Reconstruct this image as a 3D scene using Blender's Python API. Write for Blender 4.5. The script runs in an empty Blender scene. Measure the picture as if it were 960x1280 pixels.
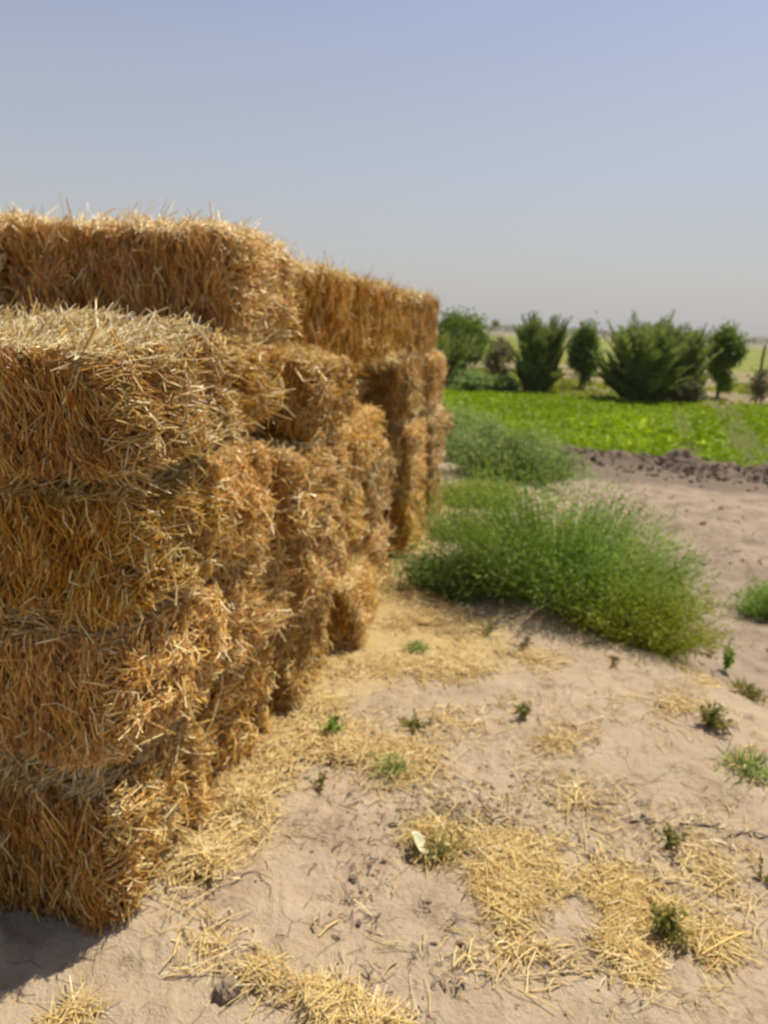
import bpy, math
import numpy as np
from mathutils import Vector, Matrix

R = math.radians
S = bpy.context.scene
COL = S.collection
rng = np.random.default_rng(11)

# ------------------------------------------------------------------ camera maths
FPX = 960.0; PITCH = R(13.8); ROLL = R(2.7); HC = 1.55
fwd = np.array([0, math.cos(PITCH), -math.sin(PITCH)])
r0 = np.array([1.0, 0, 0]); u0 = np.cross(r0, fwd)
cright = r0 * math.cos(ROLL) + u0 * math.sin(ROLL)
cup = -r0 * math.sin(ROLL) + u0 * math.cos(ROLL)

# ------------------------------------------------------------------ noise
def _hash(ix, iy, seed):
    h = (ix.astype(np.int64) * 374761393 + iy.astype(np.int64) * 668265263 + seed * 974634777) & 0xffffffff
    h = ((h ^ (h >> 13)) * 1274126177) & 0xffffffff
    return ((h ^ (h >> 16)) & 0xffff) / 65535.0

def vnoise(x, y, seed=0):
    x = np.asarray(x, float); y = np.asarray(y, float)
    ix = np.floor(x); iy = np.floor(y); fx = x - ix; fy = y - iy
    fx = fx * fx * (3 - 2 * fx); fy = fy * fy * (3 - 2 * fy)
    a = _hash(ix, iy, seed); b = _hash(ix + 1, iy, seed)
    c = _hash(ix, iy + 1, seed); d = _hash(ix + 1, iy + 1, seed)
    return (a * (1 - fx) + b * fx) * (1 - fy) + (c * (1 - fx) + d * fx) * fy

def fbm(x, y, seed=0, octv=4):
    t = 0; a = 0.5; n = 0
    for k in range(octv):
        t = t + a * vnoise(np.asarray(x) * 2 ** k, np.asarray(y) * 2 ** k, seed + k * 17); n += a; a *= 0.5
    return t / n

def sstep(a, b, x):
    t = np.clip((x - a) / (b - a), 0, 1); return t * t * (3 - 2 * t)

# ------------------------------------------------------------------ terrain height
LOW = -0.6
EY = np.array([-8, 0.6, 2.76, 3.94, 5.5, 8.0, 10.5, 14.0, 60.0])
EX = np.array([2.6, 1.95, 1.57, 0.99, 1.15, 1.35, 0.9, 0.3, 0.3])
def edge_dist(x, y):
    e = np.interp(y, EY, EX)
    return (x - e) * 0.9
def height(x, y):
    x = np.asarray(x, float); y = np.asarray(y, float)
    d = edge_dist(x, y) + 0.16 * (fbm(x * 1.3, y * 1.3, 5) - 0.5)
    far = sstep(9.5, 12.5, y)
    drop = np.maximum(sstep(0.0, 1.55, d), far * sstep(-3.5, 1.0, x - 0.2 * (y - 12)))
    z = LOW * drop
    r = np.hypot(x, y)
    fine = np.exp(-r / 14.0)
    z = z + fine * (0.030 * (fbm(x * 1.6, y * 1.6, 21) - 0.5) + 0.038 * (fbm(x * 6, y * 6, 31, 5) - 0.5))
    clod = np.clip(fbm(x * 16, y * 16, 77, 3) - 0.62, 0, 1)
    z = z + fine * 0.10 * clod * sstep(0.42, 0.6, vnoise(x * 1.1, y * 1.1, 91))
    # rutted, trodden low ground on the right
    z = z + 0.26 * drop * np.exp(-((y - 7) / 4.0) ** 2) * (fbm(x * 1.3 + 0.6 * y, y * 1.5, 55, 4) - 0.5)
    z = z + 0.16 * drop * np.exp(-((y - 7) / 4.0) ** 2) * np.clip(fbm(x * 3.2, y * 2.4, 57, 4) - 0.5, 0, 1)
    z = z + 0.25 * sstep(20, 60, r) * (fbm(x * 0.05, y * 0.05, 3) - 0.5) * np.exp(-r / 400)
    return z
def hz(x, y): return float(height(np.array([x]), np.array([y]))[0])

def at(px, py, z=None):
    """where the sight line of a measured photograph point meets the ground (or level z)"""
    d = fwd + cright * (px - 480) / FPX - cup * (py - 640) / FPX
    zz = 0.0 if z is None else z
    for _ in range(1 if z is not None else 14):
        t = (zz - HC) / d[2]; p = np.array([0, 0, HC]) + d * t
        if z is None: zz = 0.5 * zz + 0.5 * hz(p[0], p[1])
    return p[0], p[1], (zz if z is not None else hz(p[0], p[1]))

# ------------------------------------------------------------------ mesh building
def mk_mesh(name, V, F, mats, tint=None, midx=None, smooth=True, attrs=None):
    V = np.asarray(V, np.float32).reshape(-1, 3); F = np.asarray(F, np.int32); k = F.shape[1]
    me = bpy.data.meshes.new(name)
    me.vertices.add(len(V)); me.vertices.foreach_set('co', V.ravel())
    me.loops.add(F.size); me.loops.foreach_set('vertex_index', F.ravel())
    me.polygons.add(len(F)); me.polygons.foreach_set('loop_start', np.arange(0, F.size, k, dtype=np.int32))
    me.polygons.foreach_set('loop_total', np.full(len(F), k, np.int32))
    me.polygons.foreach_set('use_smooth', np.full(len(F), smooth, bool))
    for m in mats: me.materials.append(m)
    if midx is not None: me.polygons.foreach_set('material_index', np.asarray(midx, np.int32))
    at_ = dict(attrs or {})
    if tint is not None: at_['tint'] = tint
    for n, vals in at_.items():
        a = me.attributes.new(n, 'FLOAT', 'POINT'); a.data.foreach_set('value', np.asarray(vals, np.float32))
    me.update(calc_edges=True)
    return me

def link(name, me, parent=None, loc=(0, 0, 0), rot=(0, 0, 0), scale=(1, 1, 1)):
    o = bpy.data.objects.new(name, me); COL.objects.link(o)
    o.location = loc; o.rotation_euler = rot; o.scale = scale
    if parent is not None: o.parent = parent
    return o
def tag(o, label=None, cat=None, group=None, kind=None):
    if label: o['label'] = label
    if cat: o['category'] = cat
    if group: o['group'] = group
    if kind: o['kind'] = kind
    return o
def empty(name, loc, rot=(0, 0, 0)):
    o = bpy.data.objects.new(name, None); COL.objects.link(o); o.location = loc; o.rotation_euler = rot
    o.empty_display_size = 0.2
    return o

def nrm(a): return a / np.maximum(np.linalg.norm(a, axis=-1, keepdims=True), 1e-9)

def tubes(C, rad, tint, sides=3):
    """C: (N,K,3) centre lines, rad (N,) or (N,K)  ->  V,F,tint"""
    N, K, _ = C.shape
    T = nrm(np.gradient(C, axis=1))
    ref = nrm(rng.normal(size=(N, 1, 3)))
    A = nrm(np.cross(T, np.broadcast_to(ref, T.shape))); B = np.cross(T, A)
    rad = np.asarray(rad); rad = rad[:, None] if rad.ndim == 1 else rad
    rad = np.broadcast_to(rad, (N, K))
    ang = np.arange(sides) * 2 * np.pi / sides
    V = C[:, :, None, :] + rad[:, :, None, None] * (np.cos(ang)[None, None, :, None] * A[:, :, None, :] + np.sin(ang)[None, None, :, None] * B[:, :, None, :])
    base = (np.arange(N) * K * sides)[:, None, None]
    k = np.arange(K - 1)[None, :, None] * sides; s = np.arange(sides)[None, None, :]; s2 = (s + 1) % sides
    F = np.stack([base + k + s, base + k + s2, base + k + sides + s2, base + k + sides + s], -1).reshape(-1, 4)
    return V.reshape(-1, 3), F, np.repeat(tint, K * sides)

def blades(P, D, L, Wd, tint, droop=0.0, up=None, prof=(0.35, 1.0, 0.75, 0.06)):
    """narrow tapered leaves, (N) each a strip of 3 quads with a slight bend"""
    N = len(P); D = nrm(D); K = len(prof)
    ref = nrm(rng.normal(size=(N, 3))) if up is None else nrm(np.broadcast_to(up, (N, 3)) + 0.35 * rng.normal(size=(N, 3)))
    side = nrm(np.cross(D, ref)); t = np.linspace(0, 1, K)
    C = P[:, None, :] + D[:, None, :] * (np.asarray(L)[:, None] * t[None, :])[:, :, None]
    C[:, :, 2] -= (droop * np.asarray(L))[:, None] * t[None, :] ** 2
    w = np.asarray(Wd)[:, None] * np.asarray(prof)[None, :] * 0.5
    V = np.stack([C - side[:, None, :] * w[:, :, None], C + side[:, None, :] * w[:, :, None]], 2)
    base = (np.arange(N) * K * 2)[:, None]; k = np.arange(K - 1)[None, :] * 2
    F = np.stack([base + k, base + k + 1, base + k + 3, base + k + 2], -1).reshape(-1, 4)
    return V.reshape(-1, 3), F, np.repeat(tint, K * 2)

def merge(*parts):
    Vs, Fs, Ts, Ms = [], [], [], []; o = 0
    for i, p in enumerate(parts):
        V, F, T = p[:3]; m = p[3] if len(p) > 3 else 0
        Vs.append(V); Fs.append(F + o); Ts.append(T); Ms.append(np.full(len(F), m)); o += len(V)
    return np.concatenate(Vs), np.concatenate(Fs), np.concatenate(Ts), np.concatenate(Ms)

# ------------------------------------------------------------------ materials
def new_mat(name):
    m = bpy.data.materials.new(name); m.use_nodes = True
    nt = m.node_tree; b = nt.nodes['Principled BSDF']; return m, nt, b
def ramp(nt, stops, fac):
    r = nt.nodes.new('ShaderNodeValToRGB'); e = r.color_ramp.elements
    while len(e) < len(stops): e.new(0.5)
    for i, (p, c) in enumerate(stops): e[i].position = p; e[i].color = (*c, 1)
    nt.links.new(fac, r.inputs[0]); return r
def attr(nt, n):
    a = nt.nodes.new('ShaderNodeAttribute'); a.attribute_name = n; return a.outputs['Fac']
def noise(nt, scale, detail=4, rough=0.6, vec=None, dist=0.0):
    n = nt.nodes.new('ShaderNodeTexNoise'); n.inputs['Scale'].default_value = scale
    n.inputs['Detail'].default_value = detail; n.inputs['Roughness'].default_value = rough; n.inputs['Distortion'].default_value = dist
    if vec is not None: nt.links.new(vec, n.inputs['Vector'])
    return n.outputs['Fac']
def mixc(nt, f, a, b):
    m = nt.nodes.new('ShaderNodeMix'); m.data_type = 'RGBA'
    for s, i in ((f, 0), (a, 6), (b, 7)):
        if isinstance(s, (tuple, list)): m.inputs[i].default_value = (*s, 1)
        elif isinstance(s, (int, float)): m.inputs[i].default_value = s
        else: nt.links.new(s, m.inputs[i])
    return m.outputs[2]
def math_(nt, op, a, b=0.0, clamp=False):
    m = nt.nodes.new('ShaderNodeMath'); m.operation = op; m.use_clamp = clamp
    for i, s in enumerate((a, b)):
        if isinstance(s, (int, float)): m.inputs[i].default_value = s
        else: nt.links.new(s, m.inputs[i])
    return m.outputs[0]
def mrange(nt, v, a, b):
    m = nt.nodes.new('ShaderNodeMapRange'); m.interpolation_type = 'SMOOTHSTEP'
    m.inputs[1].default_value = a; m.inputs[2].default_value = b; nt.links.new(v, m.inputs[0]); return m.outputs[0]
def bump(nt, b, h, strength, dist):
    n = nt.nodes.new('ShaderNodeBump'); n.inputs['Strength'].default_value = strength; n.inputs['Distance'].default_value = dist
    nt.links.new(h, n.inputs['Height']); nt.links.new(n.outputs[0], b.inputs['Normal'])
def geopos(nt): return nt.nodes.new('ShaderNodeNewGeometry').outputs['Position']
def objco(nt): return nt.nodes.new('ShaderNodeTexCoord').outputs['Object']

def straw_mat(name, stops, rough=0.32, spec=0.4, base_v=0.84, var_v=0.34):
    m, nt, b = new_mat(name)
    c = ramp(nt, stops, attr(nt, 'tint'))
    n = noise(nt, 55, 2, 0.6, objco(nt))
    col = mixc(nt, math_(nt, 'MULTIPLY', mrange(nt, n, 0.4, 0.75), 0.35), c.outputs[0], (0.36, 0.16, 0.03))
    oi = nt.nodes.new('ShaderNodeObjectInfo'); hv = nt.nodes.new('ShaderNodeHueSaturation'); nt.links.new(col, hv.inputs['Color'])
    nt.links.new(math_(nt, 'ADD', base_v, math_(nt, 'MULTIPLY', oi.outputs['Random'], var_v)), hv.inputs['Value'])
    nt.links.new(math_(nt, 'ADD', 0.96, math_(nt, 'MULTIPLY', math_(nt, 'FRACT', math_(nt, 'MULTIPLY', oi.outputs['Random'], 7.3)), 0.11)), hv.inputs['Saturation'])
    nt.links.new(hv.outputs[0], b.inputs['Base Color'])
    b.inputs['Roughness'].default_value = rough; b.inputs['Specular IOR Level'].default_value = spec
    return m
M_STRAW = straw_mat('straw', [(0.0, (0.26, 0.09, 0.011)), (0.3, (0.52, 0.238, 0.042)), (0.6, (0.70, 0.395, 0.075)), (0.82, (0.82, 0.575, 0.17)), (1.0, (0.90, 0.75, 0.40))])
M_LITTER = straw_mat('fallen_straw', [(0.0, (0.42, 0.25, 0.085)), (0.3, (0.62, 0.42, 0.135)), (0.7, (0.76, 0.575, 0.225)), (1.0, (0.86, 0.73, 0.43))], 0.45, 0.4, 1.0, 0.03)
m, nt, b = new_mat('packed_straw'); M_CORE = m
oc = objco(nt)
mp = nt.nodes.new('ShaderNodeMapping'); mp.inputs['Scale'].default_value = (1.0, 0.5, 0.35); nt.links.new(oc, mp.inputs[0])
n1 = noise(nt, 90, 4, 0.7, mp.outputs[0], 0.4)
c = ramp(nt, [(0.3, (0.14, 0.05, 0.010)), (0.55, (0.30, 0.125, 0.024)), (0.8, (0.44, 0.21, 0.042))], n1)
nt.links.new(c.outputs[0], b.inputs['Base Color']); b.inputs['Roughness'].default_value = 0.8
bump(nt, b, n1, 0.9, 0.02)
m, nt, b = new_mat('baling_twine'); M_TWINE = m
b.inputs['Base Color'].default_value = (0.50, 0.36, 0.17, 1); b.inputs['Roughness'].default_value = 0.7
m, nt, b = new_mat('dead_twig'); M_TWIG = m
c = ramp(nt, [(0, (0.10, 0.07, 0.05)), (1, (0.26, 0.19, 0.12))], attr(nt, 'tint'))
nt.links.new(c.outputs[0], b.inputs['Base Color']); b.inputs['Roughness'].default_value = 0.8
m, nt, b = new_mat('bark'); M_BARK = m
c = ramp(nt, [(0.3, (0.10, 0.075, 0.05)), (0.7, (0.24, 0.18, 0.12))], noise(nt, 22, 5, 0.7, objco(nt)))
nt.links.new(c.outputs[0], b.inputs['Base Color']); b.inputs['Roughness'].default_value = 0.9

def leaf_mat(name, stops, trans=0.3, rough=0.5):
    m, nt, b = new_mat(name)
    c = ramp(nt, stops, attr(nt, 'tint'))
    nt.links.new(c.outputs[0], b.inputs['Base Color']); b.inputs['Roughness'].default_value = rough
    b.inputs['Specular IOR Level'].default_value = 0.2
    t = nt.nodes.new('ShaderNodeBsdfTranslucent'); nt.links.new(c.outputs[0], t.inputs[0])
    mx = nt.nodes.new('ShaderNodeMixShader'); mx.inputs[0].default_value = trans
    nt.links.new(b.outputs[0], mx.inputs[1]); nt.links.new(t.outputs[0], mx.inputs[2])
    nt.links.new(mx.outputs[0], nt.nodes['Material Output'].inputs[0]); return m
M_BUSH = leaf_mat('bush_leaf', [(0, (0.095, 0.158, 0.022)), (0.45, (0.215, 0.345, 0.049)), (0.8, (0.317, 0.456, 0.076)), (1, (0.522, 0.54, 0.137))], 0.5)
M_BUSHY = leaf_mat('yellowish_leaf', [(0, (0.131, 0.154, 0.014)), (0.5, (0.292, 0.332, 0.029)), (0.85, (0.415, 0.429, 0.058)), (1, (0.583, 0.484, 0.13))], 0.5)
M_SAGE = leaf_mat('sage_leaf', [(0, (0.124, 0.174, 0.043)), (0.5, (0.263, 0.356, 0.095)), (0.85, (0.378, 0.456, 0.141)), (1, (0.559, 0.547, 0.213))], 0.5)
M_WEED = leaf_mat('weed_leaf', [(0, (0.114, 0.129, 0.028)), (0.5, (0.245, 0.249, 0.055)), (0.8, (0.391, 0.337, 0.097)), (1, (0.684, 0.497, 0.166))], 0.45)
M_DRYG = leaf_mat('drying_grass', [(0, (0.144, 0.144, 0.042)), (0.5, (0.312, 0.288, 0.084)), (1, (0.6, 0.456, 0.168))], 0.4)
M_CROP = leaf_mat('crop_leaf', [(0, (0.13, 0.196, 0.003)), (0.5, (0.255, 0.364, 0.004)), (0.85, (0.364, 0.483, 0.011)), (1, (0.619, 0.728, 0.065))], 0.4)
M_PALM = leaf_mat('palm_leaf', [(0, (0.083, 0.106, 0.02)), (0.5, (0.187, 0.241, 0.046)), (0.85, (0.29, 0.339, 0.076)), (1, (0.469, 0.391, 0.098))], 0.4)
M_TREE = leaf_mat('tree_leaf', [(0, (0.075, 0.114, 0.01)), (0.5, (0.149, 0.228, 0.021)), (0.85, (0.24, 0.326, 0.034)), (1, (0.388, 0.425, 0.074))], 0.45)
M_SCRUB = leaf_mat('scrub_leaf', [(0, (0.098, 0.098, 0.042)), (0.5, (0.196, 0.182, 0.07)), (1, (0.42, 0.336, 0.168))], 0.4)

# soil ---------------------------------------------------------------
m, nt, b = new_mat('sandy_soil'); M_SOIL = m
P = geopos(nt)
nA = noise(nt, 0.9, 5, 0.62, P); nB = noise(nt, 7, 6, 0.68, P, 0.3); nC = noise(nt, 60, 4, 0.7, P); nD = noise(nt, 240, 3, 0.7, P)
c1 = ramp(nt, [(0.25, (0.375, 0.268, 0.155)), (0.5, (0.47, 0.355, 0.222)), (0.78, (0.55, 0.43, 0.285))], nB)
col = mixc(nt, math_(nt, 'MULTIPLY', mrange(nt, nA, 0.45, 0.7), 0.6), c1.outputs[0], (0.385, 0.30, 0.205))
col = mixc(nt, math_(nt, 'MULTIPLY', mrange(nt, nC, 0.62, 0.80), 0.65), col, (0.24, 0.165, 0.11))
col = mixc(nt, math_(nt, 'MULTIPLY', mrange(nt, nD, 0.45, 0.8), 0.30), col, (0.52, 0.40, 0.27))
# dark crumbly patches
pk = math_(nt, 'MULTIPLY', mrange(nt, noise(nt, 3.2, 4, 0.65, P), 0.50, 0.64), mrange(nt, noise(nt, 30, 5, 0.8, P), 0.44, 0.60))
col = mixc(nt, math_(nt, 'MULTIPLY', pk, 0.75), col, (0.23, 0.155, 0.105))
def zone(n, colr, k=1.0):
    global col
    f = math_(nt, 'MULTIPLY', mrange(nt, math_(nt, 'ADD', attr(nt, n), math_(nt, 'MULTIPLY', math_(nt, 'SUBTRACT', nB, 0.5), 0.7)), 0.3, 0.7), k)
    col = mixc(nt, f, col, colr)
vo = nt.nodes.new('ShaderNodeTexVoronoi'); vo.feature = 'DISTANCE_TO_EDGE'; vo.inputs['Scale'].default_value = 7.5
dv = nt.nodes.new('ShaderNodeMix'); dv.data_type = 'VECTOR'; dv.inputs[0].default_value = 0.11
nz = nt.nodes.new('ShaderNodeTexNoise'); nz.inputs['Scale'].default_value = 5; nz.inputs['Detail'].default_value = 5; nt.links.new(P, nz.inputs['Vector'])
nt.links.new(P, dv.inputs[4]); nt.links.new(nz.outputs['Color'], dv.inputs[5]); nt.links.new(dv.outputs[1], vo.inputs['Vector'])
crk = math_(nt, 'MULTIPLY', math_(nt, 'SUBTRACT', 1.0, mrange(nt, vo.outputs['Distance'], 0.0, 0.014)), mrange(nt, noise(nt, 4.1, 4, 0.7, P), 0.50, 0.60))
col = mixc(nt, math_(nt, 'MULTIPLY', crk, 0.30), col, (0.22, 0.155, 0.10))
zone('chaff', ramp(nt, [(0.35, (0.46, 0.31, 0.12)), (0.65, (0.60, 0.44, 0.18))], nC).outputs[0], 0.85)
zone('rough', ramp(nt, [(0.3, (0.17, 0.12, 0.085)), (0.5, (0.33, 0.245, 0.17)), (0.7, (0.42, 0.32, 0.22))], noise(nt, 3.5, 6, 0.72, P, 0.6)).outputs[0], 0.9)
zone('plough', ramp(nt, [(0.3, (0.125, 0.088, 0.060)), (0.7, (0.27, 0.20, 0.14))], nC).outputs[0])
zone('verge', ramp(nt, [(0.35, (0.13, 0.13, 0.045)), (0.5, (0.24, 0.19, 0.09)), (0.65, (0.34, 0.25, 0.15))], noise(nt, 1.6, 5, 0.7, P)).outputs[0])
zone('crop', (0.11, 0.12, 0.02))
zone('farfield', ramp(nt, [(0.35, (0.15, 0.165, 0.025)), (0.65, (0.22, 0.22, 0.045))], noise(nt, 0.12, 4, 0.6, P)).outputs[0])
zone('farland', ramp(nt, [(0.35, (0.16, 0.15, 0.08)), (0.65, (0.27, 0.22, 0.14))], noise(nt, 0.02, 4, 0.6, P)).outputs[0])
nt.links.new(col, b.inputs['Base Color']); b.inputs['Roughness'].default_value = 0.95; b.inputs['Specular IOR Level'].default_value = 0.15
hh = math_(nt, 'ADD', math_(nt, 'SUBTRACT', nB, math_(nt, 'MULTIPLY', crk, 0.35)), math_(nt, 'ADD', math_(nt, 'MULTIPLY', nC, 0.35), math_(nt, 'MULTIPLY', nD, 0.12)))
bump(nt, b, hh, 0.85, 0.04)

# ------------------------------------------------------------------ ground sheet
th = np.concatenate([np.linspace(-50, 50, 640, endpoint=False), np.linspace(50, 310, 150, endpoint=False)])
th = np.radians(th); nt_ = len(th)
rr = np.concatenate([[0.02], np.geomspace(0.35, 5000, 640)])
RR, TT = np.meshgrid(rr, th, indexing='ij')
gx = RR * np.sin(TT); gy = RR * np.cos(TT)
gz = height(gx, gy)
far_r = np.hypot(gx, gy)
crop_y0 = 0.0
fa = np.array(at(545, 545, LOW)[:2]); fb = np.array(at(960, 590, LOW)[:2])     # near border of the crop
fc = np.array(at(545, 488, LOW)[:2]); fd = np.array(at(960, 512, LOW)[:2])     # far border of the crop
def near_border(x): return fa[1] + (x - fa[0]) / (fb[0] - fa[0]) * (fb[1] - fa[1])
def far_border(x): return fc[1] + (x - fc[0]) / (fd[0] - fc[0]) * (fd[1] - fc[1])
nb = near_border(gx); fbd = far_border(gx)
crop = sstep(-0.3, 0.3, gy - nb) * (1 - sstep(-0.6, 0.6, gy - fbd)) * sstep(-6, -4, gx)
verge = sstep(-0.6, 0.6, gy - fbd) * (1 - sstep(45, 60, gy))
farfield = sstep(45, 60, gy) * (1 - sstep(200, 330, gy + 0.2 * gx))
farland = sstep(200, 330, gy + 0.2 * gx)
rough = sstep(0.35, 0.75, edge_dist(gx, gy)) * (1 - sstep(11.5, 12.5, gy)) * (0.55 + 0.7 * fbm(gx * 0.7, gy * 0.9, 8))
plough = np.exp(-((gy - (nb - 1.4)) / 1.35) ** 2) * sstep(1.8, 2.6, gx) * 1.35 * (0.5 + 0.9 * fbm(gx * 1.5, gy * 1.5, 88, 3))
# stack coordinates
O = np.array([-0.67, 1.64]); A_ = math.atan2(1.12, 4.76)
U = np.array([math.sin(A_), math.cos(A_)]); Vn = np.array([math.cos(A_), -math.sin(A_)])
gs = (gx - O[0]) * U[0] + (gy - O[1]) * U[1]; gt = (gx - O[0]) * Vn[0] + (gy - O[1]) * Vn[1]
chaff = np.exp(-np.clip(gt - 0.05, 0, 9) / 0.30) * sstep(0.1, 0.5, gs) * (1 - sstep(4.8, 6, gs)) * (0.35 + 0.9 * fbm(gs * 1.7, gt * 2.0, 61)) * 0.9
chaff += 0.75 * np.exp(-((gs - 2.2) / 0.5) ** 2 - ((gt - 0.45) / 0.55) ** 2)
V = np.stack([gx, gy, gz], -1).reshape(-1, 3)
i = np.arange(len(rr) - 1)[:, None]; j = np.arange(nt_)[None, :]; j2 = (j + 1) % nt_
F = np.stack([i * nt_ + j, (i + 1) * nt_ + j, (i + 1) * nt_ + j2, i * nt_ + j2], -1).reshape(-1, 4)[:, ::-1]
me = mk_mesh('ground', V, F, [M_SOIL], attrs=dict(chaff=chaff.ravel(), rough=rough.ravel(), plough=plough.ravel(), verge=verge.ravel(), crop=crop.ravel(), farfield=farfield.ravel(), farland=farland.ravel()))
tag(link('ground', me), kind='structure')

# ploughed ridge between the sand and the crop
xs = np.linspace(1.9, 12.0, 420); ws = np.linspace(-0.85, 0.85, 60)
X, Wd = np.meshgrid(xs, ws, indexing='ij')
prof = np.exp(-(np.abs(Wd) / 0.55) ** 3)
Y = near_border(X) - 0.75 + Wd + 0.18 * (fbm(X * 0.6, X * 0 + 3, 41) - 0.5)
taper = sstep(1.9, 2.9, X)
lump = fbm(X * 2.2, Y * 2.6, 43, 5) + 0.5 * np.clip(fbm(X * 7, Y * 7, 47, 3) - 0.5, 0, 1)
Z = height(X, Y) - 0.03 + taper * prof * (0.04 + 0.24 * lump * lump * 1.6)
Z = np.where((np.abs(Wd) > 0.84) | (X < 1.93), Z - 0.05, Z)
i = np.arange(len(xs) - 1)[:, None]; j = np.arange(len(ws) - 1)[None, :]; n_ = len(ws)
F = np.stack([i * n_ + j, (i + 1) * n_ + j, (i + 1) * n_ + j + 1, i * n_ + j + 1], -1).reshape(-1, 4)
nv = X.size; z0 = np.zeros(nv)
me = mk_mesh('soil_ridge', np.stack([X, Y, Z], -1), F, [M_SOIL], attrs=dict(plough=np.full(nv, 1.4)))
tag(link('soil_ridge', me), kind='structure')

# ------------------------------------------------------------------ straw bales
def ph(seed): return np.random.default_rng(seed)
def make_deform(seed, half, p_round=11.0, rough_=0.017, skew=0.0):
    g = ph(seed); k = g.normal(size=(6, 3)) * np.array([4, 5, 6]); f = g.uniform(0, 6.28, (6, 3)); sk = g.normal(0, 0.03, 4)
    fl = g.uniform(0, 50)
    half = np.array(half)
    def deform(p, off=0.0):
        m = np.abs(p).max(-1, keepdims=True); q = p / m
        pn = (np.abs(q) ** p_round).sum(-1, keepdims=True) ** (1 / p_round)
        q = q / pn
        ax = np.abs(p).argmax(-1); sg = np.sign(np.take_along_axis(p, ax[..., None], -1))
        n = np.zeros_like(p); np.put_along_axis(n, ax[..., None], sg, -1)
        n = nrm(n + 0.9 * np.sign(q) * np.abs(q) ** 7)
        L = q * half
        d = 0
        for a in range(6): d = d + np.sin((L * k[a]).sum(-1) + f[a, 0])
        d = d / 6 * rough_ * 2.2
        w1 = L[..., (0)] + 0.37 * L[..., 1]; w2 = L[..., 2] - 0.41 * L[..., 1]
        d = d + 0.070 * (fbm(w1 * 8 + seed, w2 * 8 + 3 * ax, seed + 9, 3) - 0.5)
        # flakes along the length
        fr = (vnoise(L[..., 0] * 12 + fl, L[..., 1] * 1.5 + 7 * ax, seed) - 0.5) * 0.040
        d = d + np.where(ax != 0, fr, (vnoise(L[..., 2] * 16 + fl, L[..., 1] * 7, seed + 5) - 0.5) * 0.05)
        # pinched by the two strings (loops in the x-z plane)
        cr = np.exp(-((np.abs(L[..., 1]) - half[1] * 0.46) / 0.026) ** 2)
        d = d - np.where(ax != 1, 0.05 * cr, 0)
        out = L + n * (d + off)[..., None]
        out[..., 1] += sk[0] * out[..., 0] * 0.6 + sk[1] * out[..., 2]
        out[..., 0] += sk[2] * out[..., 2] * 1.3
        out[..., 2] += sk[3] * out[..., 0] * 0.5
        return out
    return deform

def cube_faces(n):
    t = np.linspace(-1, 1, n); a, b_ = np.meshgrid(t, t, indexing='ij'); Vs, Fs = [], []; o = 0
    i = np.arange(n - 1)[:, None]; j = np.arange(n - 1)[None, :]
    F = np.stack([i * n + j, (i + 1) * n + j, (i + 1) * n + j + 1, i * n + j + 1], -1).reshape(-1, 4)
    for ax in range(3):
        for s in (-1, 1):
            P = np.zeros((n, n, 3)); P[..., ax] = s; P[..., (ax + 1) % 3] = a; P[..., (ax + 2) % 3] = b_
            Vs.append(P.reshape(-1, 3)); Fs.append((F if s > 0 else F[:, ::-1]) + o); o += n * n
    return np.concatenate(Vs), np.concatenate(Fs)

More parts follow.
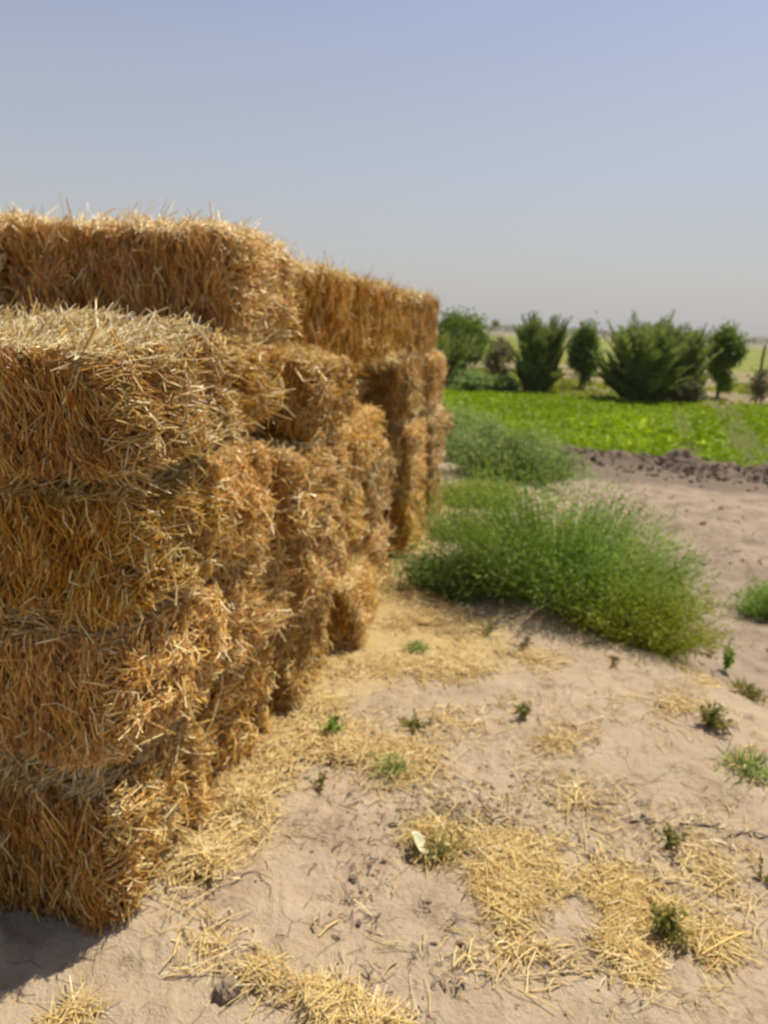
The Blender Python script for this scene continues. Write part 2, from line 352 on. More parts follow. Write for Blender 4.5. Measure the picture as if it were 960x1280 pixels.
def bale_mesh(seed, half, dens=1.0, thick=1.0):
    g = ph(seed * 7 + 1); half = np.array(half); deform = make_deform(seed, half)
    Vc, Fc = cube_faces(44)
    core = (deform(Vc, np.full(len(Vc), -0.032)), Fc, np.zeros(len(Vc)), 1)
    Cs, Rs, Ts = [], [], []
    for ax in range(3):
        a1, a2 = (ax + 1) % 3, (ax + 2) % 3
        area = 4 * half[a1] * half[a2]
        for s in (-1, 1):
            per = {0: 17500, 1: 16500, 2: 17500}[ax]
            n = int(area * per * dens)
            P = np.zeros((n, 3)); P[:, ax] = s
            P[:, a1] = g.uniform(-1, 1, n); P[:, a2] = g.uniform(-1, 1, n)
            # clumping
            loc = P * half
            hoff = g.uniform(-0.030, 0.012, n)
            base = deform(P, hoff)
            N = np.zeros((n, 3)); N[:, ax] = s
            cl = vnoise(loc[:, a1] * 9, loc[:, a2] * 9, seed + ax * 3 + (s > 0))
            if ax == 1:      # long side: straw folded over, mostly upright   (a1 = z, a2 = x)
                ang = g.normal(0, 0.26, n) + (cl - 0.5) * 0.9
                ang = np.where(g.random(n) < 0.10, g.uniform(-1.6, 1.6, n), ang)
                outp = np.where(g.random(n) < 0.035, g.uniform(0.2, 0.7, n), g.normal(0, 0.07, n))
                L = np.clip(g.lognormal(np.log(0.058), 0.48, n), 0.025, 0.17)
            elif ax == 0:    # end: flake seen flat  (a1 = y, a2 = z)
                ang = np.where(g.random(n) < 0.55, g.normal(0, 0.45, n), g.uniform(-1.6, 1.6, n)) + (cl - 0.5) * 1.3
                outp = np.where(g.random(n) < 0.22, g.uniform(0.3, 1.2, n), g.normal(0.05, 0.13, n))
                L = np.clip(g.lognormal(np.log(0.043), 0.48, n), 0.018, 0.13)
            else:            # top and bottom: cut ends  (a1 = x, a2 = y)
                ang = g.normal(1.57, 0.55, n)
                outp = np.where(g.random(n) < 0.38, g.uniform(0.3, 1.5, n), g.normal(0.05, 0.12, n))
                L = np.clip(g.lognormal(np.log(0.052), 0.45, n), 0.02, 0.15)
            # tufts: neighbouring stalks share one lie
            nt2 = max(8, n // 26); tc = g.uniform(-1, 1, (nt2, 2)); tang = {1: g.normal(0, 0.28, nt2), 0: g.normal(0, 0.8, nt2), 2: g.normal(1.57, 0.6, nt2)}[ax]
            tout = np.where(g.random(nt2) < {0: 0.30, 1: 0.10, 2: 0.35}[ax], g.uniform(0.15, 0.8, nt2), g.normal(0.03, 0.08, nt2)); tl = g.uniform(0.65, 1.4, nt2)
            sel = np.where(g.random(n) < 0.45)[0]; wh = g.integers(0, nt2, len(sel))
            P[sel, a1] = np.clip(tc[wh, 0] + g.normal(0, 0.012, len(sel)) / half[a1], -1, 1); P[sel, a2] = np.clip(tc[wh, 1] + g.normal(0, 0.012, len(sel)) / half[a2], -1, 1)
            ang[sel] = tang[wh] + g.normal(0, 0.17, len(sel)); outp[sel] = tout[wh] + g.normal(0, 0.06, len(sel)); L[sel] *= tl[wh]
            edge = np.maximum(np.abs(P[:, a1]) * half[a1] - half[a1] + 0.035, np.abs(P[:, a2]) * half[a2] - half[a2] + 0.035) > 0
            if ax != 2: outp = np.where(edge, np.minimum(outp, 0.05) * 0.4, outp)
            L = np.where(edge, L * 0.65, L); hoff = np.where(edge, hoff - 0.004, hoff)
            L = np.clip(L, 0.025, 0.22); base = deform(P, hoff)
            ep = 0.035; Q1 = P.copy(); Q1[:, a1] = np.clip(P[:, a1], -0.96, 0.96); Q1[:, a2] = np.clip(P[:, a2], -0.96, 0.96)
            d1 = np.zeros((n, 3)); d1[:, a1] = ep; d2 = np.zeros((n, 3)); d2[:, a2] = ep
            e1 = nrm(deform(Q1 + d1) - deform(Q1 - d1)); e2 = nrm(deform(Q1 + d2) - deform(Q1 - d2))
            N = nrm(np.cross(e1, e2)); N = N * np.sign(N[:, ax] * s)[:, None]
            D = nrm(np.cos(ang)[:, None] * e1 + np.sin(ang)[:, None] * e2 + outp[:, None] * N)
            t = np.linspace(-0.5, 0.5, 3)
            t = t[None, :] + np.where(outp > 0.25, 0.38, 0.0)[:, None]
            C = base[:, None, :] + D[:, None, :] * (L[:, None] * t)[:, :, None]
            C[:, 1, :] += N * (g.normal(0.002, 0.006, n) * (L / 0.1))[:, None] + g.normal(0, 0.003, (n, 3))
            Cs.append(C); Rs.append(np.clip(g.lognormal(np.log({0: 0.00155, 1: 0.0013, 2: 0.0015}[ax]), 0.34, n), 0.0008, 0.0032) * thick)
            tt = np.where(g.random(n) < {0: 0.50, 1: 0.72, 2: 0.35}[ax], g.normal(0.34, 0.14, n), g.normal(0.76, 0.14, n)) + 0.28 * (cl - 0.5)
            tt += {0: 0.06, 1: -0.04, 2: 0.34}[ax]  # bleached tops, folded sides; also sunlit tops and shaded sides put into tint
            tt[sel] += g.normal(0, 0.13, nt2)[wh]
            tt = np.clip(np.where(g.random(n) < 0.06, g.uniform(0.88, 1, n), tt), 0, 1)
            Ts.append(tt)
    for ax, nb_ in ((0, 95), (2, 120), (1, 36)):
        for s in (-1, 1):
            a1, a2 = (ax + 1) % 3, (ax + 2) % 3; P = np.zeros((nb_, 3)); P[:, ax] = s; P[:, a1] = g.uniform(-0.97, 0.97, nb_); P[:, a2] = g.uniform(-0.97, 0.97, nb_)
            D = g.normal(0, 1, (nb_, 3)) * np.array([0.5, 0.5, 1.0])[None]; D[:, ax] = s * np.abs(g.normal(0.15, 0.3, nb_)); D = nrm(D)
            if ax == 2: D[:, 0] *= 1.5; D[:, 1] *= 1.8; D = nrm(D)
            L = g.uniform(0.04, 0.11, nb_); t = np.linspace(-0.35, 0.65, 3)[None]; kink = g.normal(0, 0.012, (nb_, 3))
            base = deform(P, np.full(nb_, 0.012)); C = base[:, None] + D[:, None] * (L[:, None] * t)[..., None]; C[:, 1] += kink; 
            Cs.append(C); Rs.append(g.uniform(0.0016, 0.0026, nb_)); Ts.append(np.clip(g.normal(0.88, 0.1, nb_), 0, 1))
    C = np.concatenate(Cs); Rr = np.concatenate(Rs); T = np.concatenate(Ts)
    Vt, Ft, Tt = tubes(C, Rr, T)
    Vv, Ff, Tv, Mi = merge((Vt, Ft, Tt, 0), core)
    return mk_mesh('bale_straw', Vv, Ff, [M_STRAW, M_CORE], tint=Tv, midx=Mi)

def twine_mesh(seed, half, side):
    half = np.array(half); deform = make_deform(seed, half)
    n = 60; q = []
    xs = np.linspace(-0.985, 0.985, n)
    loop = [(x, 1.0) for x in xs] + [(1.0, z) for z in xs[::-1][1:-1]] + [(x, -1.0) for x in xs[::-1]] + [(-1.0, z) for z in xs[1:-1]]
    P = np.array([(x, side * 0.46, z) for x, z in loop] + [(loop[0][0], side * 0.46, loop[0][1])])
    C = deform(P, np.full(len(P), 0.004))[None]
    Vt, Ft, Tt = tubes(C, np.array([0.0028]), np.array([0.5]), 5)
    return mk_mesh('twine', Vt, Ft, [M_TWINE])

HALF = (0.50, 0.28, 0.195)
VAR = []
for k in range(7):
    sd = 100 + k * 13
    VAR.append((bale_mesh(sd, HALF), twine_mesh(sd, HALF, 1), twine_mesh(sd, HALF, -1)))
BASE_ROT = -A_
def bale(s0, s1, t, z0, z1, label, var, length=1.0, tilt=(0, 0, 0), flip=0, shift=0.0):
    """header bale: its end shows on the wall; s along the wall, t = how far the end stands out"""
    sc = (s0 + s1) / 2; W = s1 - s0; H = z1 - z0
    c = O + U * sc + Vn * (t - length / 2)
    root = empty('straw_bale', (c[0], c[1], z0), (R(tilt[0]), R(tilt[1]), BASE_ROT + R(tilt[2])))
    tag(root, label, 'straw bale', 'straw bales in the stack')
    b_, w1, w2 = VAR[var % len(VAR)]
    rot = ((0, 0, 0), (0, 0, math.pi), (math.pi, 0, 0), (0, math.pi, 0))[flip]
    for nm, me in (('bale_body', b_), ('twine', w1), ('twine', w2)):
        link(nm, me, root, (0, 0, H / 2), rot, (length / (2 * HALF[0]), (W - 0.036) / (2 * HALF[1]), (H - 0.026) / (2 * HALF[2])))
    return root
def edge_bale(s0, s1, t, depth, z0, z1, label, var, flip=0, tilt=(0, 0, 0)):
    """stretcher bale lying along the wall"""
    sc = (s0 + s1) / 2; Ln = s1 - s0; H = z1 - z0
    c = O + U * sc + Vn * (t - depth / 2)
    root = empty('straw_bale', (c[0], c[1], z0), (R(tilt[0]), R(tilt[1]), BASE_ROT + R(tilt[2])))
    tag(root, label, 'straw bale', 'straw bales in the stack')
    b_, w1, w2 = VAR[var % len(VAR)]
    rot = Matrix.Rotation(math.pi / 2 * (1 if flip == 0 else -1), 4, 'Z')
    for nm, me in (('bale_body', b_), ('twine', w1), ('twine', w2)):
        o = link(nm, me, root)
        o.matrix_local = Matrix.Translation((0, 0, H / 2)) @ rot @ Matrix.Diagonal((Ln / (2 * HALF[0]), depth / (2 * HALF[1]), H / (2 * HALF[2]), 1))
    return root

# bottom course
bale(-0.02, 0.56, 0.03, -0.035, 0.42, 'lowest bale at the near corner, its shaggy base resting on the shaded sand', 0, tilt=(0, 0, 1))
bale(0.58, 1.16, 0.00, -0.03, 0.42, 'ground level bale second from the near corner with loose straw at its foot', 1, flip=1, tilt=(0, 0, -2))
bale(1.16, 1.76, 0.04, -0.03, 0.40, 'ground level bale third from the near corner, ending at a small dark hollow', 2, flip=2, tilt=(0, 0, 1))
bale(1.84, 2.40, 0.10, -0.03, 0.34, 'small dark brown bale jutting out of the foot of the stack onto the sand', 3, flip=0, tilt=(0, 1, 4))
bale(2.42, 3.06, 0.00, -0.03, 0.43, 'ground level bale just beyond the dark jutting one', 4, flip=3)
bale(3.44, 4.15, 0.03, -0.03, 0.45, 'ground level bale just beyond the narrow dark slot in the wall', 5, flip=1)
bale(4.17, 4.90, 0.03, -0.03, 0.45, 'ground level bale at the far end of the stack beside the grass', 6, flip=2)
# second course
bale(0.00, 0.57, 0.06, 0.43, 0.795, 'second course corner bale with a frayed pale end and a dark gap above', 3, flip=2, tilt=(-2, 0, -2))
bale(0.61, 1.18, 0.05, 0.42, 0.80, 'second course bale beside the corner one, topped by a tuft of pale broken straw', 4, tilt=(0, 0, 2))
bale(1.19, 1.80, 0.10, 0.40, 0.78, 'second course bale overhanging the small dark jutting bale', 5, flip=1, tilt=(0, 0, -2))
bale(1.82, 2.42, 0.00, 0.35, 0.76, 'second course bale directly above the small dark jutting bale', 6, flip=3)
bale(2.44, 3.08, 0.02, 0.43, 0.78, 'second course bale on the near side of the narrow dark slot', 0, flip=1, tilt=(0, 0, 2))
bale(3.45, 4.14, 0.02, 0.45, 0.90, 'second course bale beyond the narrow dark slot, upright gaps in its end', 1, flip=3)
bale(4.16, 4.90, 0.05, 0.45, 0.90, 'second course bale at the far end, bulging towards the bushes', 2, flip=0)
# third course
bale(-0.01, 0.51, 0.10, 0.835, 1.18, 'third course corner bale with shiny bent stalks on its edge', 5, flip=3, tilt=(1.5, 0, 2))
bale(0.53, 0.99, 0.06, 0.80, 1.17, 'third course bale tucked between the corner one and a protruding one', 6, flip=1)
bale(1.01, 1.62, 0.13, 0.78, 1.12, 'third course protruding bale with its golden top partly exposed', 0, flip=3, tilt=(0, 0, -1))
bale(1.64, 2.22, 0.07, 0.77, 1.10, 'third course bale whose sunlit top lies in front of the open recess', 1, flip=2, tilt=(0, 0, 2))
bale(2.24, 2.86, 0.00, 0.79, 1.08, 'third course bale at the back of the sunlit ledge, next to the slot', 2, flip=1)
bale(3.46, 4.13, -0.03, 0.90, 1.35, 'third course bale under the long bale and right of the deep shaded recess', 3, flip=1)
bale(4.15, 4.86, 0.00, 0.90, 1.35, 'third course bale at the far end carrying the last long bale', 4, flip=2)
# fourth course
bale(-0.02, 0.57, 0.13, 1.195, 1.51, 'topmost near corner bale with bright loose straw bristling over its top', 1, flip=0, tilt=(5, 1, -2))
bale(0.65, 1.18, 0.0, 1.18, 1.48, 'fourth course bale behind the near corner one, a dark cleft between them', 2, flip=3, tilt=(0, 0, 2))
bale(1.21, 1.80, 0.08, 1.12, 1.45, 'fourth course slumped bale with a rounded end above the sunlit ledge', 5, flip=2, tilt=(0, 4, 1))
bale(1.90, 2.62, -0.40, 1.10, 1.365, 'bale set far back in the shade of the recess over the sunlit ledge', 3, flip=3)
bale(2.64, 3.42, -0.27, 1.09, 1.365, 'smooth shaded bale standing back inside the recess under the long bales', 4, flip=0)
bale(2.90, 3.44, -0.30, 0.70, 1.085, 'dark bale deep inside the narrow slot, above its lower neighbour', 6, flip=0)
bale(2.90, 3.43, -0.32, 0.00, 0.69, 'dark tall bale deep at the bottom of the narrow slot', 0, flip=0)
# top course
bale(0.85, 1.43, -0.03, 1.495, 1.83, 'highest bale of the stack, shaded side to the camera and corded end to the right', 0, length=0.85, flip=0, tilt=(0, 0, 0))
bale(0.80, 1.38, -0.90, 1.50, 1.845, 'top course bale cut off by the left border, next to the highest bale', 2, length=1.0, flip=1)
edge_bale(1.58, 2.68, -0.07, 0.50, 1.355, 1.745, 'long bale laid lengthwise whose near end hides behind the highest bale', 4, tilt=(0, 0, 0.3))
edge_bale(2.67, 3.78, -0.07, 0.50, 1.355, 1.748, 'long bale laid lengthwise in the middle of the upper far row, spanning the recess', 5, flip=1)
edge_bale(3.77, 4.84, -0.06, 0.50, 1.355, 1.742, 'long bale laid lengthwise closing the upper far row against the sky', 6)
# the second thickness of the stack that carries the left top bale
for k, (z0, z1) in enumerate(((0, 0.42), (0.42, 0.81), (0.81, 1.18), (1.18, 1.50))):
    bale(0.80, 1.40, -1.02, z0, z1, ('ground level bale of the rear column below the left top bale', 'rear column bale resting on its ground level bale, left of the stack', 'rear column bale just under the one that carries the left top bale', 'rear column bale directly carrying the left top bale')[k], k + 2, flip=k)


# ------------------------------------------------------------------ loose straw and small debris
def ell(cx, cy, rx, ry, n, ang=0.0, p=0.75, flat=False):
    r = np.abs(rng.normal(0, 0.5, n)) ** (p / 0.75) * 1.15; r = rng.random(n) ** 0.5 * (1.0 + 0.25 * rng.normal(size=n)) if flat else r; a = rng.uniform(0, 6.283, n); x = r * np.cos(a) * rx; y = r * np.sin(a) * ry
    c, s = math.cos(R(ang)), math.sin(R(ang))
    px = cx + x * c - y * s; py = cy + x * s + y * c
    d = fwd[None] + cright[None] * ((px - 480) / FPX)[:, None] - cup[None] * ((py - 640) / FPX)[:, None]
    z = np.zeros(n)
    for _ in range(6):
        t = (z - HC) / d[:, 2]; X = d[:, 0] * t; Y = d[:, 1] * t; z = 0.5 * z + 0.5 * height(X, Y)
    k = fbm(X * 5, Y * 5, 211, 3) + 0.10 * rng.normal(size=n) > 0.40 + 0.12 * np.clip(r, 0, 1.5)
    return X[k], Y[k], np.clip(1 - r[k], 0, 1)
def straws(X, Y, lift, lmed=0.07, rad=0.0015, stick=0.12, tmean=0.55, lmax=0.22):
    n = len(X); Z = height(X, Y)
    a = rng.uniform(0, 6.283, n); e = np.abs(rng.normal(0, stick, n)) * rng.choice([-1, 1], n)
    D = np.stack([np.cos(a) * np.cos(e), np.sin(a) * np.cos(e), np.sin(e)], -1)
    L = np.clip(rng.lognormal(np.log(lmed), 0.5, n), 0.02, lmax)
    z = Z + 0.004 + lift * rng.random(n) + 0.5 * L * np.abs(np.sin(e)) * 0.7
    P = np.stack([X, Y, z], -1); t = np.linspace(-0.5, 0.5, 3)
    C = P[:, None, :] + D[:, None, :] * (L[:, None] * t)[:, :, None]
    C[:, 1, 2] += np.abs(rng.normal(0, 0.006, n)); C[:, 1, :2] += rng.normal(0, 0.004, (n, 2))
    gz_ = height(C[..., 0], C[..., 1]); C[..., 2] = np.maximum(C[..., 2], gz_ + 0.0015)
    rr_ = np.clip(rng.lognormal(np.log(rad), 0.3, n), 0.0007, 0.003)
    return tubes(C, rr_, np.clip(rng.normal(tmean, 0.22, n), 0, 1))

parts = []
for cx, cy, rx, ry, n, lift, ang in (
        (250, 1085, 62, 52, 1500, 0.035, -35), (300, 1010, 55, 60, 1300, 0.03, -40), (345, 940, 60, 55, 1700, 0.03, -30), (430, 940, 110, 42, 2000, 0.018, 5),
        (500, 955, 60, 30, 700, 0.012, 0), (400, 885, 40, 30, 500, 0.02, -30), (445, 830, 72, 30, 1500, 0.02, 8), (560, 838, 130, 24, 1500, 0.01, 2),
        (530, 780, 110, 32, 1500, 0.01, 5), (520, 745, 60, 20, 700, 0.012, 15), (660, 815, 90, 28, 800, 0.008, 5), (480, 725, 25, 40, 400, 0.012, 20),
        (700, 930, 75, 25, 420, 0.008, 5), (825, 885, 60, 28, 420, 0.008, 5), (930, 955, 50, 60, 260, 0.008, 50),
        (720, 1000, 240, 150, 520, 0.004, 0), (560, 900, 300, 90, 420, 0.004, 0), (650, 1190, 320, 90, 330, 0.003, 0), (260, 1180, 150, 80, 130, 0.003, 0),
        (900, 1090, 110, 90, 420, 0.006, 20), (880, 850, 80, 40, 200, 0.006, 30), (575, 660, 40, 25, 260, 0.02, 0)):
    X, Y, w = ell(cx, cy, rx, ry, int(n * 1.35), ang)
    parts.append(straws(X, Y, lift * (0.3 + w), 0.055))
Vv, Ff, Tv, Mi = merge(*parts)
tag(link('loose_straw', mk_mesh('loose_straw', Vv, Ff, [M_LITTER], tint=Tv)), 'loose golden straw strewn over the sand at the foot of the bales', 'straw', kind='stuff')

def pile(name, label, specs, lmed=0.055):
    ps = []
    for cx, cy, rx, ry, n, lift, ang, st in specs:
        X, Y, w = ell(cx, cy, rx * 1.05, ry, int(n * 2.1), ang, flat=True); ps.append(straws(X, Y, lift * 0.45 * (0.15 + w), lmed, 0.0012, min(0.22, st * 0.5), 0.62, 0.17))
    Vv, Ff, Tv, Mi = merge(*ps)
    o = link(name, mk_mesh(name, Vv, Ff, [M_LITTER], tint=Tv)); tag(o, label, 'straw', 'loose straw heaps on the sand')
pile('straw_heap', 'golden heap of loose straw in the middle foreground beside a pale leaf', [(640, 1085, 85, 42, 1500, 0.05, 8, 0.25), (545, 1060, 40, 42, 420, 0.06, 20, 0.5), (630, 1135, 45, 35, 330, 0.02, 0, 0.2), (690, 1110, 60, 30, 360, 0.02, 10, 0.2)])
pile('straw_heap', 'spread straw heap around a grey green tuft at the lower right', [(770, 1120, 55, 38, 430, 0.03, 25, 0.3), (815, 1165, 85, 40, 800, 0.035, 25, 0.3), (850, 1215, 60, 36, 420, 0.02, 10, 0.2), (880, 1190, 50, 30, 250, 0.015, 10, 0.2), (790, 1190, 45, 25, 250, 0.02, 30, 0.25)], 0.065)
pile('straw_heap', 'straw trail along the bottom edge beside the dark clod', [(390, 1255, 75, 24, 520, 0.025, 10, 0.25), (330, 1220, 22, 30, 200, 0.025, 60, 0.4), (450, 1275, 60, 14, 260, 0.02, 5, 0.2)], 0.065)
pile('straw_heap', 'small straw wisp in the lower left by the edge of the shadow', [(98, 1262, 26, 26, 150, 0.03, -45, 0.5), (75, 1282, 26, 14, 120, 0.02, -30, 0.4)], 0.07)

n = 4500
px = rng.uniform(150, 960, n); py = rng.uniform(780, 1290, n)
X = np.empty(0); Y = np.empty(0)
X, Y, w = ell(560, 1040, 470, 290, n)
keep = fbm(X * 2.3, Y * 2.3, 99, 3) + 0.12 * rng.normal(size=len(X)) > 0.5
X, Y = X[keep], Y[keep]
tw = straws(X, Y, 0.002, 0.022, 0.0014, 0.15, 0.4, 0.12)
tag(link('twig_litter', mk_mesh('twig_litter', tw[0], tw[1], [M_TWIG], tint=tw[2])), 'dark bits of twig and dry stem scattered over the sand', 'twigs', kind='stuff')

def twig(label, pts, rad):
    P = np.array([at(x, y) for x, y in pts]); P[:, 2] += rad * 0.8
    tt = np.linspace(0, 1, 14); s = np.linspace(0, 1, len(P))
    C = np.stack([np.interp(tt, s, P[:, k]) for k in range(3)], -1)
    C[:, 2] = height(C[:, 0], C[:, 1]) + rad * 0.7 + 0.004 * np.abs(np.sin(tt * 9))
    C[:, :2] += 0.006 * np.stack([np.sin(tt * 17), np.cos(tt * 13)], -1)
    a = tubes(C[None], np.linspace(rad, rad * 0.4, 14)[None], np.array([0.12]), 6)
    k = 6; C2 = C[k] + (np.linspace(0, 1, 6)[:, None] * np.array([0.05, -0.04, 0.012]))
    b2 = tubes(C2[None], np.linspace(rad * 0.6, rad * 0.3, 6)[None], np.array([0.1]), 5)
    Vv, Ff, Tv, Mi = merge(a, b2)
    tag(link('dry_twig', mk_mesh('dry_twig', Vv, Ff, [M_TWIG], tint=Tv)), label, 'twig', 'dry twigs on the sand')
twig('dark forked twig to the left of a small weed at the right', [(788, 1030), (805, 1027), (822, 1031)], 0.004)
twig('dark thin twig just right of a small weed at the right', [(850, 1032), (880, 1034), (902, 1032)], 0.0045)
twig('long crooked dark twig reaching the right border of the ground', [(905, 1050), (930, 1040), (948, 1048), (975, 1042)], 0.0045)
twig('thin curved stalk on the sand near the corner bale', [(288, 1108), (310, 1090), (332, 1100), (340, 1122)], 0.0022)

# clod, pebbles, leaf ------------------------------------------------------
def clod_mesh(name, r, seed, mat, squash=0.7, dark=1.2):
    Vc, Fc = cube_faces(22); q = nrm(Vc)
    n_ = sum(np.sin((q * ph(seed + k).normal(size=3) * 3.2).sum(-1) + k) for k in range(5)) / 5
    n2 = fbm(q[:, 0] * 4 + q[:, 2] * 2, q[:, 1] * 4 - q[:, 2] * 3, seed, 4) - 0.5
    Vv = q * (r * (1 + 0.28 * n_ + 0.5 * n2))[:, None]; Vv[:, 2] = Vv[:, 2] * squash
    return mk_mesh(name, Vv, Fc, [mat], attrs=dict(plough=np.full(len(Vv), dark)))
p = at(284, 1243)
tag(link('dirt_clod', clod_mesh('dirt_clod', 0.030, 3, M_SOIL, 0.8, 0.55), None, (p[0], p[1], p[2] + 0.012), (0, 0, 0.6), (1, 1, 1)), 'dark earth clod lying on the sand in the lower left', 'clod')
for k, (x, y, r, lb) in enumerate(((272, 1213, 0.011, 'small dirt crumb just above the dark earth clod'), (426, 785, 0.018, 'little brown crumb beside the jutting dark bale'), (768, 824, 0.02, 'brown lump on the sand in front of the big green bush'))):
    p = at(x, y); tag(link('dirt_crumb', clod_mesh('dirt_crumb', r, 30 + k, M_SOIL, 0.6, 0.8), None, (p[0], p[1], p[2] + r * 0.25), (0, 0, k)), lb, 'clod')
def crumbs(X, Y, r, sink=0.3):
    n = len(X); Vc, Fc = cube_faces(3); q = nrm(Vc); k = len(q)
    V = q[None] * r[:, None, None] * (1 + 0.30 * rng.normal(size=(n, 1, 3)))
    V = V * (1 + 0.22 * np.sin((q[None] * rng.normal(0, 2.5, (n, 1, 3))).sum(-1) + rng.uniform(0, 6, (n, 1))))[:, :, None]
    V[:, :, 2] *= 0.75
    V += np.stack([X, Y, height(X, Y) + r * sink], -1)[:, None, :]
    F = Fc[None] + (np.arange(n) * k)[:, None, None]
    return V.reshape(-1, 3), F.reshape(-1, 4), np.zeros(n * k)
X1, Y1, w = ell(600, 1040, 420, 260, 1800)
r1 = np.clip(rng.lognormal(np.log(0.0032), 0.5, len(X1)), 0.0015, 0.011)
X2 = rng.uniform(2.2, 12, 1500); Y2 = near_border(X2) - 0.9 + rng.normal(0, 0.55, 1500); r2 = np.clip(rng.lognormal(np.log(0.020), 0.5, 1500), 0.008, 0.06)
X3 = rng.uniform(1.8, 7, 1500); Y3 = rng.uniform(3.0, 10.5, 1500); k3 = (edge_dist(X3, Y3) > 0.5) & (fbm(X3 * 1.2, Y3 * 1.2, 17, 3) > 0.5); X3, Y3 = X3[k3], Y3[k3]; r3 = np.clip(rng.lognormal(np.log(0.010), 0.5, len(X3)), 0.005, 0.03)
Xc = np.concatenate([X1, X2, X3]); Yc = np.concatenate([Y1, Y2, Y3]); rc_ = np.concatenate([r1, r2, r3])
cV, cF, cT = crumbs(Xc, Yc, rc_)
pl_ = np.repeat(np.concatenate([rng.uniform(0.0, 0.75, len(X1)), rng.uniform(0.5, 1.2, len(X2)), rng.uniform(0.0, 0.6, len(X3))]), len(cV) // len(Xc))
# clods on the ridge ride on its crest
i2 = np.arange(len(Xc)) >= len(X1); i2 &= np.arange(len(Xc)) < len(X1) + len(X2)
cV = cV.reshape(len(Xc), -1, 3); off = np.abs(Yc - (near_border(Xc) - 0.75)); cV[i2, :, 2] += (np.exp(-(off[i2] / 0.55) ** 3) * 0.12)[:, None]
tag(link('soil_crumbs', mk_mesh('soil_crumbs', cV.reshape(-1, 3), cF, [M_SOIL], attrs=dict(plough=pl_))), 'crumbs and clods of earth lying about on the sand and the ploughed strip', 'soil', kind='stuff')
m, nt, b = new_mat('pale_leaf'); b.inputs['Roughness'].default_value = 0.7
c = ramp(nt, [(0.3, (0.52, 0.50, 0.28)), (0.7, (0.66, 0.60, 0.37))], noise(nt, 40, 3, 0.6, objco(nt))); nt.links.new(c.outputs[0], b.inputs['Base Color'])
aa = np.linspace(0, 2 * np.pi, 28, endpoint=False); rad_ = np.linspace(0, 1, 7)
Pv = []
for r_ in rad_:
    for a in aa:
        x = r_ * math.cos(a) * 0.026; y = r_ * math.sin(a) * 0.038
        Pv.append((x * (1 + 0.08 * math.sin(5 * a)), y, 0.012 * (r_ ** 2) + 0.004 * r_ * math.sin(3 * a)))
nA_ = len(aa); Fq = [(i * nA_ + j, i * nA_ + (j + 1) % nA_, (i + 1) * nA_ + (j + 1) % nA_, (i + 1) * nA_ + j) for i in range(6) for j in range(nA_)]
lm = mk_mesh('pale_leaf', Pv, Fq, [m]); p = at(521, 1068)
lo = link('pale_leaf', lm, None, (p[0], p[1], p[2] + 0.035), (R(38), R(14), R(60)))
sm = lo.modifiers.new('thick', 'SOLIDIFY'); sm.thickness = 0.0012
tag(lo, 'pale round withered leaf propped against the straw heap', 'leaf')

# ------------------------------------------------------------------ weeds, grass tufts and bushes
def weed(name, label, cat, px, py, r, h, n, mat, style='leafy', group=None, z=None, tm=0.5):
    p = at(px, py, z)
    if style == 'grass':
        P = np.stack([rng.normal(0, r * 0.35, n), rng.normal(0, r * 0.35, n), np.full(n, -0.004)], -1)
        D = np.stack([rng.normal(0, 0.55, n), rng.normal(0, 0.55, n), np.abs(rng.normal(1, 0.25, n))], -1) + P * 4
        L = h * rng.uniform(0.55, 1.15, n)
        g_ = blades(P, D, L, L * 0.045 + 0.0015, np.clip(rng.normal(tm, 0.25, n), 0, 1), 0.30)
        Vv, Ff, Tv = g_[:3]
    else:
        ns = max(6, n // 14)
        a = rng.uniform(0, 6.283, ns); lean = rng.uniform(0.1, 1.0, ns); L = h * rng.uniform(0.7, 1.2, ns)
        E1 = np.stack([np.cos(a) * lean * r, np.sin(a) * lean * r, L * (1 - 0.45 * lean)], -1)
        t = np.linspace(0, 1, 5)[None, :, None]; C = E1[:, None, :] * t; C[:, :, 2] -= 0.006
        C[:, :, :2] *= t ** 0.5
        st = tubes(C, np.full(ns, 0.0016), np.full(ns, 0.75))
        k = rng.integers(0, ns, n); tt = rng.uniform(0.2, 1.0, n)
        Q = E1[k] * tt[:, None]; Q[:, :2] *= tt[:, None] ** 0.5
        D = nrm(rng.normal(size=(n, 3)) + np.array([0, 0, 0.5]) + 0.6 * nrm(E1[k]))
        Ls = rng.uniform(0.5, 1.1, n) * min(0.035, h * 0.32)
        lf = blades(Q, D, Ls, Ls * 0.42, np.clip(rng.normal(tm, 0.25, n), 0, 1), 0.25)
        Vv, Ff, Tv, Mi = merge(st, lf)
    o = link(name, mk_mesh(name, Vv, Ff, [mat], tint=Tv), None, (p[0], p[1], p[2]))
    tag(o, label, cat, group or 'small weeds on the sand')
    return o
weed('grass_tuft', 'green grass tuft in straw right beside the foot of the bales', 'grass tuft', 298, 1025, 0.07, 0.085, 130, M_WEED, 'grass')
weed('weed', 'bright green small weed in loose straw, left of a similar dark one', 'weed', 413, 918, 0.07, 0.075, 200, M_BUSH)
weed('weed', 'dark green low round weed at the edge of the loose straw', 'weed', 521, 911, 0.075, 0.06, 220, M_WEED)
weed('weed', 'sparse grey weed with few thin stems on bare sand near loose straw', 'weed', 402, 985, 0.05, 0.07, 60, M_WEED)
weed('grass_tuft', 'faded green wispy grass growing through loose straw', 'grass tuft', 490, 965, 0.075, 0.09, 280, M_SAGE, 'grass', tm=0.75)
weed('weed', 'grey green weed with several stems standing alone on pale sand', 'weed', 656, 897, 0.075, 0.075, 140, M_WEED)
weed('weed', 'dark green slanting weed on the sandy slope at the right', 'weed', 885, 908, 0.11, 0.10, 260, M_WEED)
